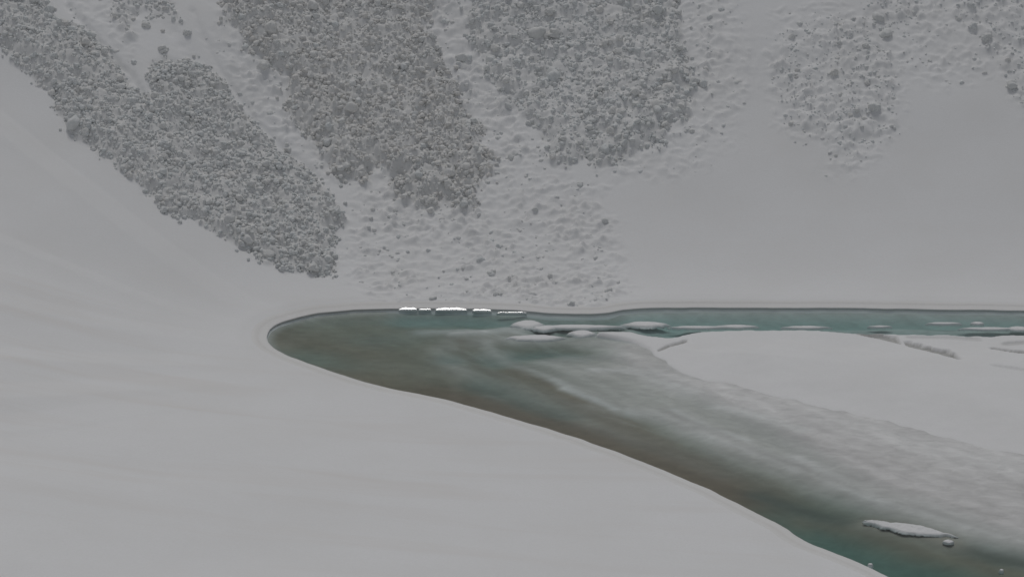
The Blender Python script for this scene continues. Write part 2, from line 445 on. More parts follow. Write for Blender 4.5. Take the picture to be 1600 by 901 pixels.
def grid_faces(nx, ny, keep=None):
    i = np.arange(nx - 1)[None, :] + nx * np.arange(ny - 1)[:, None]
    F = np.stack([i, i + 1, i + 1 + nx, i + nx], -1).reshape(-1, 4)
    if keep is not None:
        F = F[keep.ravel()[F].any(1)]
    return F

def compact(V, F, *attrs):
    used = np.unique(F); mp = np.full(len(V), -1); mp[used] = np.arange(len(used))
    return (V[used], mp[F]) + tuple(a[used] for a in attrs)

def fattr(me, name, a):
    t = me.attributes.new(name, 'FLOAT', 'POINT'); t.data.foreach_set('value', np.ascontiguousarray(a, np.float32))

def cattr(me, name, a):
    t = me.attributes.new(name, 'FLOAT_COLOR', 'POINT')
    t.data.foreach_set('color', np.concatenate([a, np.ones((len(a), 1))], 1).astype(np.float32).ravel())

# ------------------------------------------------------------------ the snow slopes
def axis(parts):
    out = [np.array([parts[0][0]])]
    for a, b, s in parts:
        out.append(np.linspace(a, b, max(2, int(round((b - a) / s)) + 1))[1:])
    return np.concatenate(out)

gx = axis([(-420, -160, 10), (-160, -72, 2.2), (-72, 72, 0.175), (72, 160, 2.2), (160, 420, 10)])
gy = axis([(-160, 60, 8), (60, 110, 1.5), (110, 168, 0.5), (168, 236, 0.175), (236, 270, 1.0), (270, 560, 9)])
X, Y = np.meshgrid(gx, gy)
Z, OUT = ground_height(X, Y)
R = np.zeros(X.shape); COV = np.zeros(X.shape); LM = np.zeros(X.shape)
iy = (gy > 165) & (gy < 262); ix = (gx > -95) & (gx < 95)
sub = np.ix_(iy, ix)
r_, c_, l_ = relief(X[sub], Y[sub])
fade = sstep(0.6, 2.4, OUT[sub])
R[sub] = r_ * fade; COV[sub] = c_ * fade; LM[sub] = l_ * fade
Z = Z + R
grime_shade = 1.0 * COV + 0.12 * LM
ring = np.exp(-((OUT - 2.2) / 0.5) ** 2) * 0.22
grime_shade = np.maximum(grime_shade, ring * sstep(20, -15, X))
keep = OUT > -2.0
V = np.stack([X.ravel(), Y.ravel(), Z.ravel()], 1)
V, F, gr = compact(V, grid_faces(len(gx), len(gy), keep), grime_shade.ravel())
me = mesh_np('snow_slope', V, F); fattr(me, 'grime_shade', gr); fattr(me, 'stain', 0.15 + 0.85 * sstep(182, 168, V[:, 1]))
tag(link('snow_slope', me, M_SNOW), 'smooth pale grey snow slopes that ring the meltwater lake', 'snow slope', kind='structure')

# ------------------------------------------------------------------ shoreline rim: undercut, lip and two melt steps
def resample(P, step):
    s = np.concatenate([[0], np.cumsum(np.hypot(*np.diff(P, axis=0).T))])
    t = np.arange(0, s[-1], step)
    return np.stack([np.interp(t, s, P[:, 0]), np.interp(t, s, P[:, 1])], 1)

S = resample(SHORE, 0.22)
tg = np.gradient(S, axis=0); tg /= np.linalg.norm(tg, axis=1)[:, None]
nrm = np.stack([-tg[:, 1], tg[:, 0]], 1)
c0 = poly_dist(S[:, 0] + nrm[:, 0], S[:, 1] + nrm[:, 1], LAKE)[0]
nrm *= np.where(c0 > 0, -1, 1)[:, None]                                   # outward, away from the lake
near = np.maximum(sstep(160, 140, S[:, 1]), sstep(-6, -15, S[:, 0]))
prof_far, prof_near = PROF_FAR, PROF_NEAR
k = len(prof_far)
sarc = np.arange(len(S)) * 0.22
wob = fbm(sarc / 2.5, sarc * 0 + 3.3, 3) * 0.14
wob2 = fbm(sarc / 1.1, sarc * 0 + 8.3, 3) * 0.06
Vs = np.zeros((len(S), k, 3)); gs = np.zeros((len(S), k))
for j in range(k):
    o = prof_far[j, 0] * (1 - near) + prof_near[j, 0] * near
    z = prof_far[j, 1] * (1 - near) + prof_near[j, 1] * near
    o = o + (wob * 0.6 + wob2 * 0.5 if j < 9 else 0)
    Vs[:, j, 0] = S[:, 0] + nrm[:, 0] * o; Vs[:, j, 1] = S[:, 1] + nrm[:, 1] * o
    bh = base_height(Vs[:, j, 0], Vs[:, j, 1])
    Vs[:, j, 2] = z * (1 + 0.5 * wob * (j < 9)) + bh * (j > 4) - 0.05 * (j > 10) - 0.1 * (j > 11)
    gs[:, j] = 0.3 if j < 4 else (0.10 if j < 9 else (0.25 if j == 9 else 0.1))  # darker on the waterline face and at the upper step
me = mesh_np('shore_rim', Vs.reshape(-1, 3), grid_faces(k, len(S))); fattr(me, 'grime_shade', gs.ravel())
tag(link('shore_rim', me, M_RIM), 'undercut melting snow rim that follows the waterline', 'shore rim', kind='structure')

# ------------------------------------------------------------------ lake: bed of sunken ice and silt, water over it
WHITE, PALE, GREY, OLIVE, BROWN, DARK = (.72, .74, .73), (.55, .57, .56), (.40, .41, .385), (.29, .275, .225), (.25, .21, .16), (.14, .145, .125)
lx = np.arange(-32, 75, 0.22); ly = np.arange(98, 182, 0.22)
BX, BY = np.meshgrid(lx, ly)
wxx = BX + 1.3 * fbm(BX / 9, BY / 6, 4) ; wyy = BY + 1.0 * fbm(BX / 9 + 70, BY / 6, 4)
D = np.full(BX.shape, 0.75); C = np.empty(BX.shape + (3,)); C[:] = OLIVE
def stroke(px, w, depth, color, a=1.0, hard=2.0, warp=1.0):
    P = smooth_poly(on_lake(px), 5) if len(px) > 2 else on_lake(px)
    xx = BX + (wxx - BX) * warp; yy = BY + (wyy - BY) * warp
    d, _, _ = poly_dist(xx, yy, P, False)
    m = a * np.exp(-(d / w) ** hard)
    blend(m, depth, color)
def area(px, soft, depth, color, a=1.0, warp=1.0):
    P = on_lake(px)
    xx = BX + (wxx - BX) * warp; yy = BY + (wyy - BY) * warp
    d, _, _ = poly_dist(xx, yy, P)
    blend(a * sstep(-soft, soft, d), depth, color)
def blend(m, depth, color):
    global D, C
    D = D * (1 - m) + depth * m
    C = C * (1 - m[..., None]) + np.array(color) * m[..., None]

# bulb at the left end
area([(400, 520), (520, 480), (700, 480), (700, 600), (560, 610)], 2.5, 0.42, OLIVE)
stroke([(440, 520), (500, 532), (560, 545), (640, 562)], 2.6, 0.40, BROWN, 0.7)
stroke([(480, 497), (560, 494), (660, 494)], 1.6, 0.50, (.33, .325, .29), 0.8)
stroke([(580, 525), (640, 520), (700, 505)], 2.2, 0.6, (.34, .34, .31), 0.5)
stroke([(470, 550), (520, 560), (560, 570)], 1.5, 0.8, (.32, .33, .30), 0.5)
stroke([(590, 562), (640, 572), (680, 580)], 1.2, 0.3, (.36, .34, .30), 0.5)
# brown silt along the near shore
stroke([(560, 590), (700, 615), (820, 650), (960, 700), (1100, 755), (1220, 805)], 4.0, 0.36, BROWN, 0.95)
stroke([(640, 560), (760, 590), (900, 650)], 3.0, 0.42, OLIVE, 0.7)
# teal water along the far shore and in the far channel
stroke([(640, 492), (760, 494), (880, 498), (960, 500), (1040, 494)], 1.9, 1.0, (.46, .48, .47), 0.9)
MILK = (.53, .55, .54)
area([(960, 478), (1750, 480), (1750, 532), (1000, 526)], 1.0, 0.9, MILK)
stroke([(970, 487), (1200, 486), (1400, 488), (1700, 492)], 0.9, 0.55, MILK, 0.8, warp=0.3)
stroke([(1000, 497), (1200, 498), (1400, 499), (1700, 503)], 1.3, 1.15, MILK, 0.9, warp=0.4)
stroke([(1080, 509), (1200, 510), (1300, 510), (1450, 508), (1700, 513)], 1.0, 0.30, MILK, 0.85, warp=0.6)
stroke([(1020, 516), (1200, 517), (1400, 519), (1700, 522)], 0.8, 1.0, MILK, 0.9, warp=0.4)
# pale sunken ice fan
area([(690, 545), (720, 520), (860, 518), (1000, 530), (1060, 600), (1200, 700), (1400, 790), (1640, 880), (1640, 800), (1200, 560), (1000, 520),
      (860, 524), (760, 530)], 1.2, 0.25, GREY, 0.7)
area([(800, 555), (900, 560), (1000, 550), (1100, 620), (1300, 740), (1640, 850), (1640, 880), (1400, 800), (1200, 735), (1040, 672), (920, 615)], 2.2, 0.08, (.56, .56, .535), 0.9)
stroke([(690, 540), (700, 560), (745, 585), (820, 610), (900, 642), (980, 682), (1060, 715), (1120, 738)], 1.5, 0.16, (.40, .40, .37), 0.85, warp=0.7)
stroke([(650, 513), (720, 512), (790, 512), (860, 508)], 0.9, 0.10, PALE, 0.85)
stroke([(700, 518), (780, 515), (830, 518)], 0.8, 0.05, PALE, 0.85)
stroke([(700, 528), (800, 528), (900, 534), (980, 540)], 1.3, 0.25, (.36, .35, .32), 0.85)
stroke([(720, 545), (780, 540), (860, 546), (960, 556)], 1.5, 0.50, OLIVE, 0.7)
stroke([(795, 552), (840, 547), (880, 549), (900, 553)], 1.2, 0.85, (.33, .35, .33), 0.85)
stroke([(700, 556), (740, 556), (770, 562)], 1.3, 0.75, (.33, .35, .33), 0.7)
stroke([(760, 548), (790, 545)], 1.0, 0.2, GREY, 0.7)
stroke([(860, 560), (940, 556), (1010, 565)], 1.3, 0.16, (.45, .455, .44), 0.8)
stroke([(865, 519), (930, 517), (985, 520)], 1.1, 0.7, GREY, 0.8)
stroke([(800, 575), (850, 595), (900, 622), (960, 650), (1040, 690)], 1.3, 0.28, BROWN, 0.8, warp=0.6)
stroke([(745, 597), (800, 618), (880, 645)], 1.5, 0.85, (.27, .28, .26), 0.9, warp=0.5)
stroke([(1020, 690), (1100, 720), (1190, 755)], 1.4, 0.3, (.24, .235, .205), 0.6, warp=0.6)
stroke([(765, 611), (785, 617)], 0.5, 0.2, GREY, 0.7)
# shelf of slush ice below the floe
SHELF = [(1000, 540), (1015, 560), (1090, 606), (1140, 640), (1210, 682), (1300, 738), (1400, 782), (1500, 818), (1660, 872), (1660, 700), (1200, 560), (1060, 530)]
area(SHELF, 3.4, -0.03, (.615, .615, .61), 0.98)
stroke([(1130, 700), (1200, 722), (1300, 766), (1420, 806), (1640, 866)], 1.5, 0.10, (.42, .42, .40), 0.8, warp=0.6)
SU, SV = (BX - BY) * 0.7071, (BX + BY) * 0.7071            # along / across the drift of the slush
n_sh = fbm(SU / 8.0 + 3, SV / 1.5 + 0.6 * noise2(BX / 8, BY / 8), 4)
dsh, _, _ = poly_dist(BX, BY, on_lake(SHELF))
blend(sstep(0.05, 0.55, n_sh) * sstep(0, 3, dsh) * 0.5, 0.02, (.53, .535, .52))
stroke([(985, 545), (1010, 568), (1050, 588), (1130, 612), (1280, 652), (1480, 705), (1660, 745)], 2.4, -0.03, (.73, .735, .73), 0.8, warp=0.8)
stroke([(930, 530), (990, 538), (1030, 560)], 1.8, 0.03, (.66, .66, .645), 0.8)
# pale ridges that just break the surface
for px, w, z in [([(876, 603), (910, 615), (965, 636)], 0.45, -0.03), ([(925, 576), (970, 577), (1020, 581)], 0.6, -0.02),
                 ([(1005, 580), (1040, 598), (1075, 612)], 1.0, -0.04), ([(985, 640), (1030, 648), (1085, 668), (1140, 690), (1190, 706), (1240, 728)], 0.8, -0.03),
                 ([(1240, 715), (1300, 745), (1350, 768), (1385, 782)], 0.8, -0.03), ([(1410, 785), (1480, 808), (1560, 830), (1640, 846)], 0.9, -0.03),
                 ([(1160, 685), (1100, 665), (1060, 640)], 0.5, 0.02), ([(860, 590), (930, 622)], 0.5, 0.06),
                 ([(700, 517), (760, 515)], 0.3, 0.0), ([(1130, 632), (1190, 650), (1260, 672)], 0.7, -0.03)]:
    stroke(px, w * 1.15, z * 0.3 + 0.03, (.70, .715, .705), 0.9, warp=0.9)
stroke([(790, 506), (850, 507), (930, 508), (1015, 505)], 1.1, 0.13, (.55, .56, .55), 0.85, warp=0.4)
stroke([(800, 527), (870, 527), (930, 521)], 1.2, 0.12, (.50, .50, .48), 0.85, warp=0.4)
stroke([(838, 513), (852, 513)], 0.45, 1.0, (.20, .22, .21), 0.9, warp=0)
stroke([(880, 514), (893, 514)], 0.45, 1.0, (.20, .22, .21), 0.9, warp=0)
# fine smeared streaks of slush in the fan
n_f = fbm(SU / 9 + 31, SV / 1.3 + 0.8 * noise2(BX / 9, BY / 9), 5, 0.55)
dfan, _, _ = poly_dist(BX, BY, on_lake([(680, 520), (720, 506), (860, 503), (960, 520), (1060, 600), (1200, 690), (1400, 780), (1640, 860), (1640, 885), (1400, 806), (1200, 750), (1000, 690), (860, 625), (760, 590), (700, 560)]))
fm = sstep(-1, 2.5, dfan)
blend(sstep(0.05, 0.5, n_f) * fm * 0.4, 0.07, (.60, .605, .585))
blend(sstep(0.1, 0.5, -n_f) * fm * 0.25, 0.25, (.32, .31, .275))
stroke([(760, 528), (775, 552), (850, 583), (960, 625), (1080, 670)], 0.8, 0.10, (.52, .52, .50), 0.7, warp=0.4)
stroke([(720, 528), (735, 558), (800, 586), (900, 630), (1000, 674), (1120, 724)], 0.7, 0.22, (.28, .26, .22), 0.7, warp=0.4)
stroke([(1040, 640), (1150, 690), (1280, 740), (1450, 796), (1640, 852)], 0.7, 0.05, (.45, .455, .44), 0.6, warp=0.4)
stroke([(700, 617), (820, 650), (960, 698), (1100, 752), (1220, 802)], 3.4, 0.24, (.175, .140, .10), 0.93, warp=0.8)
# deep green pool at the bottom right
stroke([(1255, 812), (1330, 850), (1430, 885), (1560, 930)], 3.4, 1.35, (.24, .285, .25), 0.97)
stroke([(1250, 800), (1340, 818), (1440, 848), (1560, 878), (1640, 890)], 1.3, 0.36, BROWN, 0.75)
stroke([(1180, 765), (1290, 795), (1360, 812), (1430, 828), (1560, 862), (1640, 874)], 1.0, 0.7, DARK, 0.85, warp=0.5)
stroke([(1270, 812), (1330, 842), (1400, 862), (1470, 880)], 0.6, 1.6, (.22, .26, .23), 0.7)
dl0, _, _ = poly_dist(BX, BY, LAKE)
blend(sstep(1.1, -0.1, dl0) * np.maximum(sstep(166, 170, BY), sstep(-8, -15, BX)) * 0.85, 0.04, (.50, .505, .49))
stroke([(1355, 810), (1420, 824), (1490, 843)], 1.1, 0.10, (.36, .335, .29), 0.85, warp=0.2)
def blur(a, n):
    k = 2 * n + 1
    for ax in (0, 1):
        p = np.pad(a, [(n + 1, n) if q == ax else (0, 0) for q in (0, 1)], mode='edge')
        c = np.cumsum(p, axis=ax)
        a = (np.take(c, range(k, c.shape[ax]), ax) - np.take(c, range(0, c.shape[ax] - k), ax)) / k
    return a
Db = blur(blur(D, 4), 4)                                   # silt and slush settle smooth
D = D + (Db - D) * sstep(0.0, 0.08, D) * 0.8
D = D + 0.05 * fbm(BX / 2.2, BY / 1.4, 4) * sstep(0.02, 0.4, D) + 0.012 * fbm(BX / 0.9, BY / 0.7, 3)
C = np.clip(C * (1 + 0.22 * fbm(SU / 7, SV / 1.5, 5))[..., None], 0.02, 0.85)
dl, _, _ = poly_dist(BX, BY, LAKE)
keep = dl > -0.9
V = np.stack([BX.ravel(), BY.ravel(), -D.ravel()], 1)
V, F, cc = compact(V, grid_faces(len(lx), len(ly), keep), C.reshape(-1, 3))
me = mesh_np('lake_bed', V, F); cattr(me, 'tint', cc)
tag(link('lake_bed', me, M_BED), 'sunken grey ice and brown silt seen through the lake water', 'lake bed', kind='structure')

# water: one closed body, its top the lake level
wp = LAKE.copy()
wp = resample(np.vstack([wp, wp[:1]]), 2.0)
wc = wp.mean(0)
outn = 0.28
g1 = np.gradient(wp, axis=0); g1 /= np.linalg.norm(g1, axis=1)[:, None]
nn = np.stack([-g1[:, 1], g1[:, 0]], 1)
cc0 = poly_dist(wp[:, 0] + 0.5 * nn[:, 0], wp[:, 1] + 0.5 * nn[:, 1], LAKE)[0]
nn *= np.where(cc0 > 0, -1, 1)[:, None]
wp = wp + nn * outn
bm = bmesh.new()
top = [bm.verts.new((p[0], p[1], 0.0)) for p in wp]
bot = [bm.verts.new((p[0], p[1], -6.0)) for p in wp]
bm.faces.new(top); bm.faces.new(bot[::-1])
for i in range(len(top)):
    j = (i + 1) % len(top)
    bm.faces.new((top[j], top[i], bot[i], bot[j]))
bmesh.ops.recalc_face_normals(bm, faces=bm.faces[:])
me = bpy.data.meshes.new('lake_water'); bm.to_mesh(me); bm.free()
tag(link('lake_water', me, M_WATER), 'still teal and olive meltwater of the mountain lake', 'lake', kind='structure')

# ------------------------------------------------------------------ the snow-covered floe
FLOE_PX = [(932, 522), (975, 521), (1010, 527), (1050, 530), (1090, 523), (1150, 519.5), (1220, 519), (1290, 521), (1350, 524), (1450, 526.5), (1600, 528), (1750, 531),
           (1750, 755), (1600, 722), (1480, 695), (1380, 668), (1280, 642), (1200, 622), (1130, 606), (1080, 594), (1040, 580), (1016, 564), (1005, 548), (985, 535), (950, 528)]
FP = smooth_poly(on_lake(FLOE_PX), 5, True)
fx = np.arange(5, 62, 0.17); fy = np.arange(122, 176, 0.17)
FX, FY = np.meshgrid(fx, fy)
d, _, ddy = poly_dist(FX, FY, FP)
d = d + 0.25 * fbm(FX / 2, FY / 2, 3) + 1.3 * fbm(FX / 5 + 3, FY / 5, 3) * sstep(172, 166, FY)
du, _, _ = poly_dist(FX, FY, smooth_poly(on_lake(FLOE_PX[0:12]), 4), False)
wU = np.exp(-(du / 3.0) ** 2)
soft = 2.4 + (0.35 - 2.4) * wU
hz = -1.1 + (1.14 + 0.26 * wU) * sstep(-soft, soft * 0.7, d) + 0.75 * sstep(0.3, 10, d) + 0.08 * fbm(FX / 7, FY / 5, 3) * sstep(0, 3, d)
crack_shade = np.zeros(FX.shape)
def crevice(px, depth, w_left, w_right, g=0.6, lift=0.0):
    global hz, crack_shade
    P = smooth_poly(on_lake(px), 5)
    dd, ox, oy = poly_dist(FX, FY, P, False)
    side = oy * 0.9 + ox * 0.35                        # > 0 beyond (farther from the near shore)
    s = np.concatenate([[0], np.cumsum(np.hypot(*np.diff(P, axis=0).T))])
    f = np.clip((FX - P[0, 0]) / (P[-1, 0] - P[0, 0]), 0, 1)
    endt = sstep(0.0, 0.12, f) * (1 - sstep(0.88, 1.0, f))
    wf = w_right * (0.35 + 0.65 * f) * (1 + 0.35 * fbm(FX / 0.8, FY / 0.8, 2))
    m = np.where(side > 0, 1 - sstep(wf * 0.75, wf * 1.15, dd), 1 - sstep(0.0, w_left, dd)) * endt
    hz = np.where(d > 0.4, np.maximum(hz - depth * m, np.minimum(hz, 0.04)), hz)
    crack_shade = np.maximum(crack_shade, g * sstep(0.05, 0.5, m))  # crack shade painted into the snow colour
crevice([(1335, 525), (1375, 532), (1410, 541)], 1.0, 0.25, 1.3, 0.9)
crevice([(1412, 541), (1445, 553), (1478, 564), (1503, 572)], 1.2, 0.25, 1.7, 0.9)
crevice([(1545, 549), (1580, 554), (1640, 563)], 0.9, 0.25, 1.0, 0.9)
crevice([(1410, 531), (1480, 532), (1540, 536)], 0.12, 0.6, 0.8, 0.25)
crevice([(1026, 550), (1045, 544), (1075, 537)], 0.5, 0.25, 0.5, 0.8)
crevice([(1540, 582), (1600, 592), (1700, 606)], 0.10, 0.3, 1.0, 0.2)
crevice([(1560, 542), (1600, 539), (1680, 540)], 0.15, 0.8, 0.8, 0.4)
# pale crest along its lower edge
P = smooth_poly(on_lake([(1130, 610), (1200, 627), (1280, 647), (1380, 674), (1480, 700), (1600, 727), (1750, 760)]), 4)
dd, _, _ = poly_dist(FX, FY, P, False)
hz = hz + 0.07 * np.exp(-(dd / 0.5) ** 2)
keep = d > -2.6
V = np.stack([FX.ravel(), FY.ravel(), hz.ravel()], 1)
V, F, gg = compact(V, grid_faces(len(fx), len(fy), keep), crack_shade.ravel())
me = mesh_np('snow_floe', V, F); fattr(me, 'grime_shade', gg)
tag(link('snow_floe', me, M_FLOE), 'large smooth snow covered ice floe with short cracks, lying in the lake', 'ice floe')

# ------------------------------------------------------------------ small floating ice
def ice_patch(cx, cy, lpx, hpx, height, label, group, rot=0.0, seed=0, rough=0.6, mat=M_FLOE, skirt=0.2, taper=0.4):
    """ragged low cake of slush ice, its margins sloping away under water; length and depth in metres"""
    c = on_lake([(cx, cy)])[0]
    nu, nv = 72, 40
    U, W = np.meshgrid(np.linspace(-1.5, 1.5, nu), np.linspace(-1.7, 1.7, nv))
    px_, py_ = U * lpx / 2, W * hpx / 2
    wu = U + 0.22 * fbm(px_ * 0.9 + seed, py_ * 1.1, 3); ww = W + 0.38 * fbm(px_ * 0.8 + 40, py_ * 1.1 + seed, 4)
    e = np.sqrt(wu ** 2 + (ww / np.clip(1.05 - taper * wu ** 2, 0.25, 2)) ** 2)
    zz = height * 0.9 * np.clip(1 - e, -1, 1) + height * rough * 2.2 * fbm(px_ * 3.2 + seed * 5, py_ * 4.5 + 5, 4, 0.75) * np.clip(1.6 - e, 0, 1)
    zz = zz - skirt * np.clip(e - 0.92, 0, 2) - 0.6 * np.clip(e - 1.25, 0, 2)
    V = np.stack([px_ * math.cos(rot) - py_ * math.sin(rot), px_ * math.sin(rot) + py_ * math.cos(rot), zz], -1).reshape(-1, 3)
    V, F = compact(V, grid_faces(nu, nv, e < 1.45))
    me = mesh_np('ice_cake', V, F)
    o = link('ice_cake', me, mat); o.location = (c[0], c[1], 0)
    md = o.modifiers.new('thickness', 'SOLIDIFY'); md.thickness = 0.05; md.offset = -1
    return tag(o, label, 'ice', group)

G1 = 'small cakes of ice drifting by the tip of the floe'
ice_patch(824, 504.5, 2.3, 1.7, 0.022, 'low white ice cake leftmost in the row above the dark water gaps', G1, seed=1)
ice_patch(851, 511, 1.7, 1.1, 0.02, 'small rounded snow lump afloat left of the two dark gaps in the ice', G1, seed=2)
ice_patch(910, 519, 2.0, 1.3, 0.03, 'small snow lump just left of the floe tip', G1, seed=3)
ice_patch(900, 509, 7.0, 0.8, 0.010, 'thin long ice sliver above the lump beside the floe tip', G1, seed=4)
ice_patch(1008, 505, 3.4, 1.2, 0.02, 'white ice cake in the channel above the left end of the floe', G1, seed=5)
ice_patch(838, 526, 4.4, 1.1, 0.010, 'pale flat ice strip below the dark water gaps', G1, 0.0, seed=6)
G2 = 'thin ice slivers in the far channel'
for i, (x, y, l, w, lab) in enumerate([(1090, 510, 4.0, .5, 'thin ice sliver in the far channel, first right of the white cake'), (1150, 508.6, 3.0, .6, 'small peaked ice sliver in the far channel, second right of the white cake'),
                                       (1260, 510, 3.4, .5, 'short ice sliver in the far channel above the widest part of the floe'), (1375, 509, 1.7, .35, 'small ice sliver in the far channel above the start of the crevice'),
                                       (1527, 503.5, .9, .5, 'tiny white ice bit highest in the far channel near the right edge'), (1545, 512, 4.2, .5, 'long ice sliver in the far channel near the right edge'),
                                       (1592, 512, 2.0, .8, 'pale ice sliver cut by the right edge of the picture'), (1475, 504, 2.5, .4, 'faint thin ice sliver in the far channel left of the tiny white bit')]):
    ice_patch(x, y, l, w, 0.008, lab, G2, seed=20 + i, rough=2.5, skirt=0.10)
ice_patch(1422, 824, 4.8, 1.1, 0.010, 'ragged white slush raft in the green pool at lower right', 'slush rafts in the green pool', -0.36, seed=40, rough=5.0, skirt=0.06, taper=0.75)
ice_patch(1372, 814, 1.6, 0.4, 0.008, 'thin slush trail at the left end of the ragged raft', 'slush rafts in the green pool', -0.25, seed=41, rough=5.0, skirt=0.08)
ice_patch(1482, 844, 0.6, 0.4, 0.010, 'small white ice bit right of the ragged slush raft', 'slush rafts in the green pool', 0, seed=42, rough=3.0, skirt=0.08)
ice_patch(1360, 880, 0.3, 0.2, 0.012, 'tiny white ice bit close to the near snow bank', 'slush rafts in the green pool', 0, seed=43)
ice_patch(1565, 889, 0.25, 0.2, 0.012, 'tiny white ice bit in the bottom right corner', 'slush rafts in the green pool', 0, seed=44)

# water-glazed ice ledges on the far shore that mirror the bright sky
def ledge(px0, px1, row, label, seed, tilt=24.5, wid=0.42):
    c = on_lake([((px0 + px1) / 2, row + 2)])[0]
    length = (px1 - px0) * 0.0632
    n = 40; m = 7
    u = np.linspace(-1, 1, n); v = np.linspace(0, 1, m)
    U, W = np.meshgrid(u, v)
    prof = np.clip(1 - np.abs(U) ** 6, 0.15, 1) * (0.8 + 0.35 * fbm(U * 3 + seed, W * 0 + seed * 2.2, 3))
    y_ = W * wid * prof
    z_ = 0.005 + y_ * math.tan(math.radians(tilt)) + 0.010 * fbm(U * 5 + seed, W * 2, 2)
    V1 = np.stack([U * length / 2, y_, z_], -1).reshape(-1, 3)
    V2 = V1 - np.array([0, 0, 0.30])
    F1 = grid_faces(n, m); F2 = grid_faces(n, m)[:, ::-1] + n * m
    idx = np.arange(n * m).reshape(m, n)
    loop = np.concatenate([idx[0], idx[1:, -1], idx[-1, :-1][::-1], idx[1:-1, 0][::-1]])
    sd_ = np.stack([loop, np.roll(loop, -1), np.roll(loop, -1) + n * m, loop + n * m], 1)[:, ::-1]
    me = mesh_np('ice_ledge', np.concatenate([V1, V2]), np.concatenate([F1, F2, sd_]))
    o = link('ice_ledge', me, M_GLAZE); o.location = (c[0], c[1] - 0.25, 0.0)
    return tag(o, label, 'ice ledge', 'glinting water-glazed ice ledges on the far shore')
ledge(623, 652, 480.5, 'glaring white water-glazed ice ledge furthest left on the far shoreline', 1)
ledge(654, 674, 480.5, 'tiny glinting ice ledge between the two longest bright ones', 2, 24.5, 0.2)
ledge(680, 730, 481, 'longest glaring white ice ledge on the far shoreline', 3)
ledge(738, 768, 482, 'bright ice ledge just right of the longest one', 4, 24.5, 0.28)
ledge(776, 823, 485, 'thin faint ice ledge furthest right before the shore bends', 5, 24.5, 0.14)

# ------------------------------------------------------------------ avalanche lumps
def ico(sub):
    bm = bmesh.new(); bmesh.ops.create_icosphere(bm, subdivisions=sub, radius=1.0)
    V = np.array([v.co[:] for v in bm.verts]); F = np.array([[v.index for v in f.verts] for f in bm.faces]); bm.free()
    return V, F

def lump_shape(sub, r):
    V, F = ico(sub)
    q = V.copy()
    rad = np.ones(len(V))
    for i in range(7):
        k = r.normal(size=3) * r.uniform(1.2, 3.2); rad += 0.075 * np.sin(V @ k + r.uniform(0, 6.28))
    for i in range(8):
        k = r.normal(size=3) * r.uniform(4, 8); rad += 0.030 * np.sin(V @ k + r.uniform(0, 6.28))
    q = q * rad[:, None]
    for i in range(r.integers(2, 5)):
        nrm_ = r.normal(size=3); nrm_ /= np.linalg.norm(nrm_); dd_ = r.uniform(0.7, 0.95)
        over = np.maximum(q @ nrm_ - dd_, 0); q = q - over[:, None] * nrm_ * 0.75
    return q, F

vr = np.random.default_rng(3)
TINY = [lump_shape(1, vr) for i in range(12)]
LOW = [lump_shape(2, vr) for i in range(18)]
MID = [lump_shape(3, vr) for i in range(18)]
F_TINY, F_LOW, F_MID = TINY[0][1], LOW[0][1], MID[0][1]

def rand_rot(r, n):
    q = r.normal(size=(n, 4)); q /= np.linalg.norm(q, axis=1)[:, None]
    w, x, y, z = q.T
    return np.stack([1 - 2 * (y * y + z * z), 2 * (x * y - z * w), 2 * (x * z + y * w), 2 * (x * y + z * w), 1 - 2 * (x * x + z * z), 2 * (y * z - x * w),
                     2 * (x * z - y * w), 2 * (y * z + x * w), 1 - 2 * (x * x + y * y)], 1).reshape(n, 3, 3)

def joined(P, rad, r, shapes, Fb):
    n = len(P); base = np.stack([s[0] for s in shapes])
    k = r.integers(0, len(shapes), n)
    sc = rad[:, None] * r.uniform(0.75, 1.25, (n, 3))
    V = np.einsum('nij,nvj->nvi', rand_rot(r, n), base[k] * sc[:, None, :]) * np.array([1, 1, 0.88]) + P[:, None, :]
    F = Fb[None] + (np.arange(n) * base.shape[1])[:, None, None]
    return V.reshape(-1, 3), F.reshape(-1, 3)

def full_height(x, y):
    h, out = ground_height(x, y); r_, c_, l_ = relief(x, y)
    return h + r_ * sstep(0.6, 2.4, out)

